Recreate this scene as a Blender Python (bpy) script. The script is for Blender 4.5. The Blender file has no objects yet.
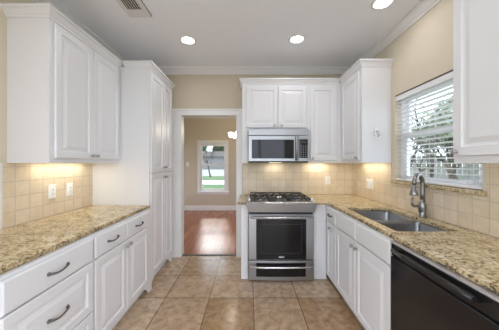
import bpy, bmesh, math, random
from mathutils import Vector, Matrix

random.seed(7)
S = bpy.context.scene
COL = S.collection

# ------------------------------------------------------------------ camera
cam_d = bpy.data.cameras.new('camera')
cam = bpy.data.objects.new('camera', cam_d)
COL.objects.link(cam)
cam.location = (0, 0, 1.371)
cam.rotation_euler = (math.radians(90), 0, 0)
cam_d.sensor_width = 36
cam_d.lens = 220 / 499 * 36
cam_d.shift_x = 0.5 / 499
cam_d.shift_y = -2 / 499
cam_d.clip_start = 0.02
cam_d.clip_end = 400
S.camera = cam

# ------------------------------------------------------------------ world, exposure
W = bpy.data.worlds.new('sky')
S.world = W
W.use_nodes = True
bg = W.node_tree.nodes['Background']
bg.inputs[0].default_value = (0.79, 0.865, 1.0, 1)
bg.inputs[1].default_value = 3.6
sun_d = bpy.data.lights.new('sun', 'SUN')
sun_d.energy = 1.1
sun_d.angle = math.radians(4)
sun_d.color = (1.0, 0.95, 0.88)
sun = bpy.data.objects.new('sun', sun_d)
COL.objects.link(sun)
sun.rotation_euler = Vector((0.19, -1.0, -0.63)).to_track_quat('-Z', 'Y').to_euler()
S.view_settings.view_transform = 'Standard'
S.view_settings.look = 'None'
S.view_settings.gamma = 1
S.view_settings.use_curve_mapping = False
S.view_settings.exposure = 0.27
CAN_POWER = 1.9
S.cycles.use_denoising = True
S.cycles.max_bounces = 12
S.cycles.diffuse_bounces = 8
S.cycles.sample_clamp_indirect = 6
S.cycles.caustics_reflective = False
S.cycles.caustics_refractive = False


# ------------------------------------------------------------------ materials
def new_mat(name):
    m = bpy.data.materials.new(name)
    m.use_nodes = True
    return m, m.node_tree.nodes, m.node_tree.links, m.node_tree.nodes['Principled BSDF']


def plain(name, col, rough=0.5, metal=0.0, noise=0.0, scale=30, bump=0.0, emit=None, estr=0, coat=0.0, spec=0.5):
    m, N, L, P = new_mat(name)
    P.inputs['Base Color'].default_value = (*col, 1)
    P.inputs['Roughness'].default_value = rough
    P.inputs['Metallic'].default_value = metal
    P.inputs['Coat Weight'].default_value = coat
    P.inputs['Specular IOR Level'].default_value = spec
    if emit:
        P.inputs['Emission Color'].default_value = (*emit, 1)
        P.inputs['Emission Strength'].default_value = estr
    if noise or bump:
        tc = N.new('ShaderNodeTexCoord')
        nz = N.new('ShaderNodeTexNoise')
        nz.inputs['Scale'].default_value = scale
        nz.inputs['Detail'].default_value = 4
        L.new(tc.outputs['Object'], nz.inputs['Vector'])
        if noise:
            mx = N.new('ShaderNodeMix')
            mx.data_type = 'RGBA'
            mx.inputs[6].default_value = (*[c * (1 - noise) for c in col], 1)
            mx.inputs[7].default_value = (*[min(1, c * (1 + noise)) for c in col], 1)
            L.new(nz.outputs['Fac'], mx.inputs[0])
            L.new(mx.outputs[2], P.inputs['Base Color'])
        if bump:
            b = N.new('ShaderNodeBump')
            b.inputs['Strength'].default_value = bump
            b.inputs['Distance'].default_value = 0.002
            L.new(nz.outputs['Fac'], b.inputs['Height'])
            L.new(b.outputs[0], P.inputs['Normal'])
    return m


def ramp(N, stops):
    r = N.new('ShaderNodeValToRGB')
    e = r.color_ramp.elements
    while len(e) < len(stops):
        e.new(0.5)
    for el, (p, c) in zip(e, stops):
        el.position = p
        el.color = (*c, 1)
    return r


def granite(name, scale=58, dark=0.0, rough=0.16):
    m, N, L, P = new_mat(name)
    geo = N.new('ShaderNodeNewGeometry')
    n1 = N.new('ShaderNodeTexNoise')
    n1.inputs['Scale'].default_value = scale
    n1.inputs['Detail'].default_value = 4
    n1.inputs['Roughness'].default_value = 0.68
    n1.inputs['Distortion'].default_value = 0.5
    L.new(geo.outputs['Position'], n1.inputs['Vector'])
    n3 = N.new('ShaderNodeTexNoise')
    n3.inputs['Scale'].default_value = 13
    n3.inputs['Detail'].default_value = 3
    L.new(geo.outputs['Position'], n3.inputs['Vector'])
    mul = N.new('ShaderNodeMath')
    mul.operation = 'MULTIPLY_ADD'
    mul.inputs[1].default_value = 0.38
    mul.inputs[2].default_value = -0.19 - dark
    L.new(n3.outputs['Fac'], mul.inputs[0])
    add = N.new('ShaderNodeMath')
    add.operation = 'ADD'
    L.new(n1.outputs['Fac'], add.inputs[0])
    L.new(mul.outputs[0], add.inputs[1])
    r1 = ramp(N, [(0.32, (0.04, 0.03, 0.024)), (0.39, (0.18, 0.13, 0.08)), (0.445, (0.44, 0.32, 0.155)),
                  (0.53, (0.585, 0.475, 0.275)), (0.64, (0.69, 0.62, 0.465))])
    L.new(add.outputs[0], r1.inputs[0])
    L.new(r1.outputs[0], P.inputs['Base Color'])
    P.inputs['Roughness'].default_value = rough
    return m


def tiles(name, plane, origin, bw, bh, mortar, c1, c2, cm, rough, nscale, namt, marble=None, bump=0.6, wob=0.0):
    """square stone tiles laid in the plane 'xy', 'yz' or 'xz' from a world-space origin"""
    m, N, L, P = new_mat(name)
    geo = N.new('ShaderNodeNewGeometry')
    sep = N.new('ShaderNodeSeparateXYZ')
    L.new(geo.outputs['Position'], sep.inputs[0])
    cmb = N.new('ShaderNodeCombineXYZ')
    for k, ax in enumerate(plane):
        ad = N.new('ShaderNodeMath')
        ad.operation = 'SUBTRACT'
        ad.inputs[1].default_value = origin[k] - 50 * (bw if k == 0 else bh)
        L.new(sep.outputs['XYZ'.index(ax.upper())], ad.inputs[0])
        L.new(ad.outputs[0], cmb.inputs[k])
    br = N.new('ShaderNodeTexBrick')
    br.offset = 0
    br.squash = 1
    br.inputs['Scale'].default_value = 1
    br.inputs['Brick Width'].default_value = bw
    br.inputs['Row Height'].default_value = bh
    br.inputs['Mortar Size'].default_value = mortar
    br.inputs['Mortar Smooth'].default_value = 0.2
    br.inputs['Bias'].default_value = 0
    br.inputs['Color1'].default_value = (*c1, 1)
    br.inputs['Color2'].default_value = (*c2, 1)
    br.inputs['Mortar'].default_value = (*cm, 1)
    L.new(cmb.outputs[0], br.inputs['Vector'])
    nz = N.new('ShaderNodeTexNoise')
    nz.inputs['Scale'].default_value = nscale
    nz.inputs['Detail'].default_value = 7
    nz.inputs['Roughness'].default_value = 0.62
    nz.inputs['Distortion'].default_value = wob
    L.new(geo.outputs['Position'], nz.inputs['Vector'])
    rr = ramp(N, marble or [(0.3, (1 - namt,) * 3), (0.7, (1, 1, 1))])
    L.new(nz.outputs['Fac'], rr.inputs[0])
    mx = N.new('ShaderNodeMix')
    mx.data_type = 'RGBA'
    mx.blend_type = 'MULTIPLY'
    mx.inputs[0].default_value = 1
    L.new(br.outputs['Color'], mx.inputs[6])
    L.new(rr.outputs[0], mx.inputs[7])
    L.new(mx.outputs[2], P.inputs['Base Color'])
    P.inputs['Roughness'].default_value = rough
    b = N.new('ShaderNodeBump')
    b.invert = True
    b.inputs['Strength'].default_value = bump
    b.inputs['Distance'].default_value = 0.002
    L.new(br.outputs['Fac'], b.inputs['Height'])
    L.new(b.outputs[0], P.inputs['Normal'])
    return m


def planks(name):
    m, N, L, P = new_mat(name)
    geo = N.new('ShaderNodeNewGeometry')
    mp = N.new('ShaderNodeMapping')
    mp.inputs['Rotation'].default_value = (0, 0, math.radians(90))
    mp.inputs['Location'].default_value = (40, 40, 0)
    L.new(geo.outputs['Position'], mp.inputs[0])
    br = N.new('ShaderNodeTexBrick')
    br.offset = 0.37
    br.inputs['Scale'].default_value = 1
    br.inputs['Brick Width'].default_value = 1.1
    br.inputs['Row Height'].default_value = 0.115
    br.inputs['Mortar Size'].default_value = 0.0022
    br.inputs['Color1'].default_value = (0.33, 0.105, 0.048, 1)
    br.inputs['Color2'].default_value = (0.44, 0.165, 0.082, 1)
    br.inputs['Mortar'].default_value = (0.05, 0.018, 0.008, 1)
    L.new(mp.outputs[0], br.inputs['Vector'])
    mp2 = N.new('ShaderNodeMapping')
    mp2.inputs['Scale'].default_value = (40, 2, 1)
    L.new(geo.outputs['Position'], mp2.inputs[0])
    nz = N.new('ShaderNodeTexNoise')
    nz.inputs['Scale'].default_value = 1.5
    nz.inputs['Detail'].default_value = 5
    L.new(mp2.outputs[0], nz.inputs['Vector'])
    rr = ramp(N, [(0.3, (0.7, 0.7, 0.7)), (0.7, (1, 1, 1))])
    L.new(nz.outputs['Fac'], rr.inputs[0])
    mx = N.new('ShaderNodeMix')
    mx.data_type = 'RGBA'
    mx.blend_type = 'MULTIPLY'
    mx.inputs[0].default_value = 1
    L.new(br.outputs['Color'], mx.inputs[6])
    L.new(rr.outputs[0], mx.inputs[7])
    L.new(mx.outputs[2], P.inputs['Base Color'])
    P.inputs['Roughness'].default_value = 0.27
    return m


def glass_mat(name, refl=0.06, tint=(0.97, 0.99, 0.98)):
    m, N, L, P = new_mat(name)
    N.remove(P)
    out = N['Material Output']
    tr = N.new('ShaderNodeBsdfTransparent')
    tr.inputs[0].default_value = (*tint, 1)
    gl = N.new('ShaderNodeBsdfGlossy')
    gl.inputs['Roughness'].default_value = 0.02
    mx = N.new('ShaderNodeMixShader')
    mx.inputs[0].default_value = refl
    L.new(tr.outputs[0], mx.inputs[1])
    L.new(gl.outputs[0], mx.inputs[2])
    L.new(mx.outputs[0], out.inputs[0])
    return m


def brushed(name, col, rough=0.3):
    m, N, L, P = new_mat(name)
    P.inputs['Base Color'].default_value = (*col, 1)
    P.inputs['Metallic'].default_value = 1
    geo = N.new('ShaderNodeNewGeometry')
    mp = N.new('ShaderNodeMapping')
    mp.inputs['Scale'].default_value = (6, 60, 600)
    L.new(geo.outputs['Position'], mp.inputs[0])
    nz = N.new('ShaderNodeTexNoise')
    nz.inputs['Scale'].default_value = 1
    L.new(mp.outputs[0], nz.inputs['Vector'])
    mr = N.new('ShaderNodeMapRange')
    mr.inputs['To Min'].default_value = rough - 0.07
    mr.inputs['To Max'].default_value = rough + 0.07
    L.new(nz.outputs['Fac'], mr.inputs[0])
    L.new(mr.outputs[0], P.inputs['Roughness'])
    return m


M = {}
M['cab'] = plain('white cabinet paint', (0.755, 0.758, 0.768), 0.36, noise=0.01, scale=9)
M['trim'] = plain('white trim paint', (0.80, 0.795, 0.78), 0.40, noise=0.01, scale=9)
M['ceil'] = plain('ceiling paint', (0.845, 0.875, 0.915), 0.85, noise=0.02, scale=40, bump=0.08)
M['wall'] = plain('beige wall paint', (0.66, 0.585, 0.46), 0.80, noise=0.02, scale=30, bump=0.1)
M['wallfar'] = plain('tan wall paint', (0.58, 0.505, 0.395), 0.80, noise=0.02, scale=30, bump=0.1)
M['rear'] = plain('off white wall paint', (0.75, 0.72, 0.66), 0.8, noise=0.02, scale=30)
M['granite'] = granite('speckled gold granite')
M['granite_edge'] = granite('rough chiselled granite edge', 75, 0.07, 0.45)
TC = dict(bw=0.107, bh=0.107, mortar=0.0032, c1=(0.74, 0.615, 0.44), c2=(0.80, 0.69, 0.525), cm=(0.62, 0.52, 0.39),
          rough=0.45, nscale=22, namt=0.12)
M['tile_yz'] = tiles('tan stone wall tile side', 'yz', (0.0, 0.914), **TC)
M['tile_xz'] = tiles('tan stone wall tile back', 'xz', (0.0, 0.914), **TC)
M['tile_fl'] = tiles('brown travertine floor tile', 'xy', (0.044, 2.237), 0.447, 0.44, 0.0045,
                     (0.37, 0.235, 0.125), (0.58, 0.455, 0.33), (0.15, 0.105, 0.07), 0.20, 15.0, 0.4,
                     marble=[(0.30, (0.60, 0.54, 0.48)), (0.5, (0.92, 0.89, 0.86)), (0.70, (1.2, 1.18, 1.15))],
                     wob=0.35)
M['wood'] = planks('red brown hardwood planks')
M['steel'] = brushed('brushed stainless steel', (0.385, 0.39, 0.395), 0.33)
M['sink'] = brushed('satin sink steel', (0.34, 0.345, 0.35), 0.30)
M['nickel'] = plain('satin nickel', (0.29, 0.285, 0.275), 0.30, 1.0, noise=0.03, scale=40)
M['knob'] = plain('brushed nickel knob', (0.45, 0.44, 0.42), 0.30, 1.0, noise=0.03, scale=60)
M['pewter'] = plain('dark pewter', (0.17, 0.165, 0.16), 0.34, 1.0, noise=0.05, scale=60)
M['blackglass'] = plain('black oven glass', (0.010, 0.010, 0.011), 0.06, noise=0.05, scale=20, spec=0.32)
M['black'] = plain('gloss black enamel', (0.012, 0.012, 0.013), 0.14, noise=0.05, scale=20)
M['matblack'] = plain('matt black plastic', (0.02, 0.02, 0.021), 0.5, noise=0.05, scale=40)
M['iron'] = plain('black cast iron', (0.018, 0.017, 0.016), 0.42, noise=0.2, scale=80, bump=0.3)
M['greybtn'] = plain('grey key legend', (0.30, 0.31, 0.32), 0.5, noise=0.03, scale=40)
M['handle'] = plain('polished steel bar', (0.72, 0.72, 0.73), 0.22, 1.0, noise=0.02, scale=40)
M['badge'] = plain('silver badge', (0.75, 0.75, 0.76), 0.25, 0.6, noise=0.02, scale=40)
M['plate'] = plain('white outlet plastic', (0.86, 0.86, 0.84), 0.35, noise=0.01, scale=20)
M['slot'] = plain('dark slot', (0.03, 0.03, 0.03), 0.6, noise=0.05, scale=20)
M['vent'] = plain('grey vent enamel', (0.70, 0.70, 0.70), 0.5, noise=0.02, scale=20)
M['dark'] = plain('dark duct', (0.035, 0.033, 0.03), 0.8, noise=0.05, scale=20)
M['vinyl'] = plain('white window vinyl', (0.82, 0.83, 0.84), 0.4, noise=0.01, scale=20)
M['blind'] = plain('white blind slats', (0.80, 0.80, 0.81), 0.45, noise=0.01, scale=20)
M['blindrail'] = plain('white blind valance', (0.80, 0.80, 0.80), 0.45, noise=0.01, scale=20)
M['bronze'] = plain('dark bronze rail', (0.11, 0.095, 0.08), 0.45, 0.4, noise=0.05, scale=20)
M['glass'] = glass_mat('window glass')
M['lens'] = plain('lit lamp lens', (0.9, 0.9, 0.88), 0.4, emit=(1.0, 0.96, 0.90), estr=6, noise=0.01)
M['warmlens'] = plain('lit warm lamp lens', (0.9, 0.85, 0.7), 0.4, emit=(1.0, 0.84, 0.58), estr=5, noise=0.01)
M['grass'] = plain('lawn grass', (0.042, 0.095, 0.018), 0.9, noise=0.35, scale=4, bump=0.3)
M['concrete'] = plain('pale concrete', (0.56, 0.55, 0.53), 0.85, noise=0.08, scale=3)
M['asphalt'] = plain('pale street asphalt', (0.24, 0.24, 0.24), 0.9, noise=0.08, scale=3)
M['siding'] = plain('grey house siding', (0.20, 0.20, 0.20), 0.8, noise=0.08, scale=3)
M['roofs'] = plain('dark roof shingle', (0.10, 0.09, 0.085), 0.9, noise=0.2, scale=8)
M['bark'] = plain('grey brown bark', (0.075, 0.06, 0.048), 0.9, noise=0.3, scale=25, bump=0.6)
M['leaf'] = plain('dark green leaves', (0.05, 0.085, 0.03), 0.6, noise=0.5, scale=3)
M['leafpale'] = plain('pale green leaves', (0.21, 0.26, 0.17), 0.6, noise=0.4, scale=3)
M['fence'] = plain('weathered pale fence boards', (0.27, 0.265, 0.25), 0.9, noise=0.15, scale=6)
M['brass'] = plain('aged chandelier metal', (0.25, 0.19, 0.12), 0.35, 1.0, noise=0.05, scale=30)

# ------------------------------------------------------------------ building helpers
ORG = {}


def org(o):
    return ORG.get(o.name, Vector((0, 0, 0))) if o else Vector((0, 0, 0))


class B:
    def __init__(self):
        self.bm = bmesh.new()

    def quad(self, a, b, c, d, smooth=False):
        f = self.bm.faces.new((a, b, c, d))
        f.smooth = smooth
        return f

    def hexa(self, p):
        """p: 8 points, bottom four round then top four round"""
        v = [self.bm.verts.new(q) for q in p]
        for i in ((0, 3, 2, 1), (4, 5, 6, 7), (0, 1, 5, 4), (1, 2, 6, 5), (2, 3, 7, 6), (3, 0, 4, 7)):
            self.bm.faces.new([v[k] for k in i])
        return self

    def box(self, x0, x1, y0, y1, z0, z1):
        return self.hexa([(x0, y0, z0), (x1, y0, z0), (x1, y1, z0), (x0, y1, z0),
                          (x0, y0, z1), (x1, y0, z1), (x1, y1, z1), (x0, y1, z1)])

    def fbox(self, F, u0, u1, v0, v1, w0, w1):
        return self.hexa([F(u0, v0, w0), F(u1, v0, w0), F(u1, v1, w0), F(u0, v1, w0),
                          F(u0, v0, w1), F(u1, v0, w1), F(u1, v1, w1), F(u0, v1, w1)])

    def rings(self, F, u0, u1, v0, v1, prof):
        """concentric rectangles (inset, height) closed at both ends: a cabinet door leaf"""
        rs = []
        for ins, h in prof:
            a, b, c, d = u0 + ins, u1 - ins, v0 + ins, v1 - ins
            rs.append([self.bm.verts.new(F(*q, h)) for q in ((a, c), (b, c), (b, d), (a, d))])
        for r, s in zip(rs, rs[1:]):
            for i in range(4):
                j = (i + 1) % 4
                self.bm.faces.new((r[i], r[j], s[j], s[i]))
        self.bm.faces.new(rs[0][::-1])
        self.bm.faces.new(rs[-1])
        return self

    def frame(self, F, u0, u1, v0, v1, t, w0, w1, tb=None):
        """rectangular picture-frame of bars t wide (tb for top and bottom)"""
        tb = tb or t
        self.fbox(F, u0, u0 + t, v0, v1, w0, w1)
        self.fbox(F, u1 - t, u1, v0, v1, w0, w1)
        self.fbox(F, u0 + t, u1 - t, v0, v0 + tb, w0, w1)
        self.fbox(F, u0 + t, u1 - t, v1 - tb, v1, w0, w1)
        return self

    def tube(self, pts, rad, n=12, cap=True):
        pts = [Vector(p) for p in pts]
        if not isinstance(rad, (list, tuple)):
            rad = [rad] * len(pts)
        T = []
        for i in range(len(pts)):
            t = pts[min(i + 1, len(pts) - 1)] - pts[max(i - 1, 0)]
            T.append(t.normalized())
        up = Vector((0, 0, 1)) if abs(T[0].z) < 0.9 else Vector((1, 0, 0))
        nrm = (up - T[0] * up.dot(T[0])).normalized()
        prev = None
        first = None
        for p, t, r in zip(pts, T, rad):
            nrm = (nrm - t * nrm.dot(t)).normalized()
            bn = t.cross(nrm)
            ring = [self.bm.verts.new(p + (nrm * math.cos(2 * math.pi * k / n) + bn * math.sin(2 * math.pi * k / n)) * r) for k in range(n)]
            if prev:
                for k in range(n):
                    self.quad(prev[k], prev[(k + 1) % n], ring[(k + 1) % n], ring[k], True)
            else:
                first = ring
            prev = ring
        if cap:
            self.bm.faces.new(first[::-1])
            self.bm.faces.new(prev)
        return self

    def lathe(self, c, axis, prof, n=20):
        """prof: (distance along axis, radius)"""
        c = Vector(c)
        return self.tube_axis([c + Vector(axis) * a for a, r in prof], [r for a, r in prof], Vector(axis).normalized(), n)

    def tube_axis(self, pts, rad, ax, n):
        up = Vector((0, 0, 1)) if abs(ax.z) < 0.9 else Vector((1, 0, 0))
        nrm = (up - ax * up.dot(ax)).normalized()
        bn = ax.cross(nrm)
        prev = None
        for p, r in zip(pts, rad):
            ring = [self.bm.verts.new(p + (nrm * math.cos(2 * math.pi * k / n) + bn * math.sin(2 * math.pi * k / n)) * max(r, 1e-4)) for k in range(n)]
            if prev:
                for k in range(n):
                    self.quad(prev[k], prev[(k + 1) % n], ring[(k + 1) % n], ring[k], True)
            else:
                self.bm.faces.new(ring[::-1])
            prev = ring
        self.bm.faces.new(prev)
        return self

    def sweep(self, path, prof):
        """moulding: profile (out, z) carried along a plan polyline, 'out' to the right of the direction, mitred"""
        P2 = [Vector(p) for p in path]
        sec = []
        for i, p in enumerate(P2):
            ds = []
            if i > 0:
                ds.append((P2[i] - P2[i - 1]).normalized())
            if i < len(P2) - 1:
                ds.append((P2[i + 1] - P2[i]).normalized())
            ns = [Vector((d.y, -d.x)) for d in ds]
            if len(ns) == 2:
                m = ns[0] + ns[1]
                m = m / (m.dot(ns[0]))
            else:
                m = ns[0]
            sec.append([self.bm.verts.new((p.x + m.x * o, p.y + m.y * o, z)) for o, z in prof])
        k = len(prof)
        for a, b in zip(sec, sec[1:]):
            for i in range(k):
                j = (i + 1) % k
                self.bm.faces.new((a[i], a[j], b[j], b[i]))
        self.bm.faces.new(sec[0][::-1])
        self.bm.faces.new(sec[-1])
        return self

    def slab(self, loops, z0, z1):
        """flat slab from an outer outline and hole outlines"""
        ed = []
        for lp in loops:
            vs = [self.bm.verts.new((x, y, z1)) for x, y in lp]
            for i in range(len(vs)):
                ed.append(self.bm.edges.new((vs[i], vs[(i + 1) % len(vs)])))
        r = bmesh.ops.triangle_fill(self.bm, use_beauty=True, use_dissolve=False, edges=ed)
        fs = [g for g in r['geom'] if isinstance(g, bmesh.types.BMFace)]
        e = bmesh.ops.extrude_face_region(self.bm, geom=fs)
        vs = [g for g in e['geom'] if isinstance(g, bmesh.types.BMVert)]
        bmesh.ops.translate(self.bm, verts=vs, vec=(0, 0, z0 - z1))
        return self

    def build(self, name, mat, parent=None, at=None, bevel=0.0, seg=2, recalc=True):
        bm = self.bm
        if recalc:
            bmesh.ops.recalc_face_normals(bm, faces=bm.faces[:])
        o0 = org(parent) if parent else Vector(at or (0, 0, 0))
        bmesh.ops.translate(bm, verts=bm.verts[:], vec=-o0)
        me = bpy.data.meshes.new(name)
        bm.to_mesh(me)
        bm.free()
        me.materials.append(mat)
        o = bpy.data.objects.new(name, me)
        COL.objects.link(o)
        if parent:
            o.parent = parent
        else:
            o.location = o0
        ORG[o.name] = o0
        if bevel:
            bv = o.modifiers.new('bevel', 'BEVEL')
            bv.width = bevel
            bv.segments = seg
            bv.limit_method = 'ANGLE'
            bv.angle_limit = math.radians(40)
        return o


def tag(o, label=None, cat=None, group=None, kind=None):
    for k, v in (('label', label), ('category', cat), ('group', group), ('kind', kind)):
        if v:
            o[k] = v
    return o


def thing(name, label, cat, loc, group=None):
    o = bpy.data.objects.new(name, None)
    o.empty_display_size = 0.1
    COL.objects.link(o)
    o.location = loc
    ORG[o.name] = Vector(loc)
    return tag(o, label, cat, group)


def struct(b, name, mat, parent=None, bevel=0.0, label=None, cat=None):
    o = b.build(name, mat, parent, bevel=bevel)
    if not parent:
        tag(o, label, cat, kind='structure')
    return o


def dup(root, loc, label=None, group=None):
    def cp(o, parent):
        c = o.copy()
        COL.objects.link(c)
        ORG[c.name] = Vector(loc)
        c.parent = parent
        for ch in kids.get(o.name, []):
            cp(ch, c)
        return c
    kids = {}
    for o in COL.objects:
        if o.parent:
            kids.setdefault(o.parent.name, []).append(o)
    r = cp(root, None)
    r.location = loc
    if label:
        r['label'] = label
    if group:
        r['group'] = group
    return r


def FL(x):   # a face looking +X (left-hand run)
    return lambda u, v, w: (x + w, u, v)


def FR(x):   # a face looking -X (right-hand run)
    return lambda u, v, w: (x - w, u, v)


def FB(y):   # a face looking -Y (back run)
    return lambda u, v, w: (u, y - w, v)


def FU(z):   # looking down from a ceiling or soffit
    return lambda u, v, w: (u, v, z - w)


# ------------------------------------------------------------------ dimensions
XL, XR, YB, YR, ZC = -1.715, 1.53, 3.21, -2.7, 2.743
YD0, YD1, XDL, XDR = 3.33, 6.38, -3.0, 1.9          # the room beyond the doorway
DX0, DX1, DZ = -0.985, -0.185, 2.065                # doorway opening
WY0, WY1, WZ0, WZ1 = 1.44, 2.306, 1.19, 2.075       # side window opening
GZ = -0.12                                          # ground outside

# ------------------------------------------------------------------ the shell
b = B().box(XL - .14, XR + .14, YR - .14, YB + .06, -.10, 0)
struct(b, 'floor', M['tile_fl'], label='brown travertine tile floor of the kitchen', cat='floor')
b = B().box(XDL - .14, XDR + .14, YB + .06, YD1 + .14, -.10, 0)
struct(b, 'floor_far', M['wood'], label='red brown hardwood floor beyond the doorway', cat='floor')
b = B().box(DX0, DX1, YB + .035, YB + .085, 0.0005, .008)
struct(b, 'trim_threshold', M['bronze'], label='dark threshold strip in the doorway', cat='threshold', bevel=.003)
b = B().box(XL - .14, XR + .14, YR - .14, YB + .06, ZC, ZC + .12)
struct(b, 'ceiling', M['ceil'], label='grey white kitchen ceiling with recessed lights', cat='ceiling')
b = B().box(XDL - .14, XDR + .14, YB + .06, YD1 + .14, ZC, ZC + .12)
struct(b, 'ceiling_far', M['ceil'], label='ceiling of the room beyond the doorway', cat='ceiling')
b = B().box(XL - .14, XL, YR, -2.4, 0, ZC).box(XL - .14, XL, .2, YB, 0, ZC).box(XL - .14, XL, -2.4, .2, 2.45, ZC)
struct(b, 'wall_left', M['wall'], label='beige left wall behind the long counter', cat='wall')
b = B()
b.box(XR, XR + .14, YR, -2.4, 0, ZC).box(XR, XR + .14, .2, WY0, 0, ZC).box(XR, XR + .14, -2.4, .2, 2.45, ZC).box(XR, XR + .14, WY1, YB, 0, ZC)
b.box(XR, XR + .14, WY0, WY1, 0, WZ0 - .03).box(XR, XR + .14, WY0, WY1, WZ1, ZC)
struct(b, 'wall_right', M['wall'], label='beige right wall holding the sink window', cat='wall')
b = B()
b.box(XDL - .14, DX0 - .015, YB, YD0, 0, ZC).box(DX1 + .015, XDR + .14, YB, YD0, 0, ZC).box(DX0 - .015, DX1 + .015, YB, YD0, DZ + .015, ZC)
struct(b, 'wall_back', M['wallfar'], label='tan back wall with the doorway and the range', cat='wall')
# unseen rear wall; its wide open doorway is added to let light in
b = B()
b.box(XL - .14, XL + .15, YR - .14, YR, 0, ZC).box(XR - .15, XR + .14, YR - .14, YR, 0, ZC).box(XL + .15, XR - .15, YR - .14, YR, 2.45, ZC)
struct(b, 'wall_rear', M['rear'], label='off white unseen rear wall with a doorway added for light', cat='wall')
b = B()
F = FB(YR - .03)
b.frame(F, XL + .15, XR - .15, 0, 2.45, .05, 0, .06)
for k in (1, 2):
    xx = XL + .15 + (XR - XL - .30) * k / 3
    b.fbox(F, xx - .035, xx + .035, .05, 2.40, 0, .06)
struct(b, 'door_added_rear', M['trim'], label='white frame of the added light opening in the rear wall', cat='door', bevel=.003)
for nm, F, lb in (('door_added_left', FL(XL - .10), 'white frame of the added light opening in the left wall'), ('door_added_right', FR(XR + .10), 'white frame of the added light opening in the right wall')):  # unseen side doorways, added to flood the kitchen with sky light
    b = B().frame(F, -2.4, .2, 0, 2.45, .05, 0, .06).fbox(F, -1.135, -1.065, .05, 2.40, 0, .06)
    struct(b, nm, M['trim'], label=lb, cat='door', bevel=.003)
# far room walls
fx0, fx1, fz0, fz1 = -1.43, -.66, .545, 1.955
b = B()
b.box(XDL, fx0, YD1, YD1 + .14, 0, ZC).box(fx1, XDR, YD1, YD1 + .14, 0, ZC)
b.box(fx0, fx1, YD1, YD1 + .14, 0, fz0).box(fx0, fx1, YD1, YD1 + .14, fz1, ZC)
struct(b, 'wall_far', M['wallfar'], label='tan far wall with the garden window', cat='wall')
b = B()
b.box(XDL - .14, XDL, YD0, 3.9, 0, ZC).box(XDL - .14, XDL, 5.9, YD1 + .14, 0, ZC).box(XDL - .14, XDL, 3.9, 5.9, 0, .5).box(XDL - .14, XDL, 3.9, 5.9, 2.2, ZC)
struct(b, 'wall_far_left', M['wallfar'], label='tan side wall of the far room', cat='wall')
b = B()
b.box(XDR, XDR + .14, YD0, 3.9, 0, ZC).box(XDR, XDR + .14, 5.9, YD1 + .14, 0, ZC).box(XDR, XDR + .14, 3.9, 5.9, 0, .5).box(XDR, XDR + .14, 3.9, 5.9, 2.2, ZC)
struct(b, 'wall_far_right', M['wallfar'], label='tan other side wall of the far room', cat='wall')
b = B().frame(FL(XDL - .10), 3.9, 5.9, .5, 2.2, .06, 0, .08)  # unseen side window, added so daylight reaches the far room
b.fbox(FL(XDL - .10), 4.87, 4.93, .56, 2.14, 0, .08)
struct(b, 'window_added_left', M['vinyl'], label='white frame of an unseen side window added to light the far room', cat='window')
b = B().frame(FR(XDR + .10), 3.9, 5.9, .5, 2.2, .06, 0, .08)  # matching unseen window on the other side, also added for light
b.fbox(FR(XDR + .10), 4.87, 4.93, .56, 2.14, 0, .08)
struct(b, 'window_added_right', M['vinyl'], label='white frame of the other unseen side window added to light the far room', cat='window')

# crown, casing, baseboard
CR = [(0, 2.660), (.012, 2.660), (.014, 2.674), (.030, 2.684), (.052, 2.712), (.066, 2.722), (.080, 2.726), (.080, ZC - .0005), (0, ZC - .0005)]
e = .0005
b = B().sweep([(XL + e, YR + .01), (XL + e, YB - e), (XR - e, YB - e), (XR - e, YR + .01)], CR)
struct(b, 'trim_crown', M['trim'], label='white crown moulding round the kitchen ceiling', cat='crown moulding')
b = B().sweep([(XDL + .1, YD1 - e), (XDR - .1, YD1 - e)], CR)
struct(b, 'trim_crown_far', M['trim'], label='white crown moulding on the far wall', cat='crown moulding')
BB = [(0, 0.0005), (.016, 0.0005), (.016, .110), (.010, .128), (.006, .136), (0, .136)]
b = B().sweep([(XDL + .1, YD1 - e), (XDR - .1, YD1 - e)], BB)
struct(b, 'baseboard_far', M['trim'], label='white baseboard along the far tan wall', cat='baseboard')
# doorway casing and jamb
b = B()
CW = .092
F = FB(YB - e)
CWL = .142
for x0, x1, x2 in ((DX0 - CWL, DX0, 1), (DX1, DX1 + CW - .004, 0)):
    b.fbox(F, x0, x1, 0.0005, DZ, 0, .016)
    xo = x0 if x2 else x1 - .022
    b.fbox(F, xo, xo + .022, 0.0005, DZ + CW - .024, .016, .024)
b.fbox(F, DX0 - CWL, DX1 + CW - .004, DZ, DZ + CW, 0, .016)
b.fbox(F, DX0 - CWL, DX1 + CW - .004, DZ + CW - .024, DZ + CW, .016, .026)
b.box(DX0 - .0145, DX0, YB - e, YD0 + .016, 0.009, DZ).box(DX1, DX1 + .0145, YB - e, YD0 + .016, 0.009, DZ)
b.box(DX0 - .0145, DX1 + .0145, YB - e, YD0 + .016, DZ, DZ + .0145)
for x0, x1 in ((DX0 - CW, DX0), (DX1, DX1 + CW)):
    b.box(x0, x1, YD0 + e, YD0 + .016, 0.0005, DZ + CW)
b.box(DX0, DX1, YD0 + e, YD0 + .016, DZ + .0146, DZ + CW)
struct(b, 'door_1', M['trim'], label='white cased doorway to the hardwood room', cat='door', bevel=.002)

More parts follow.
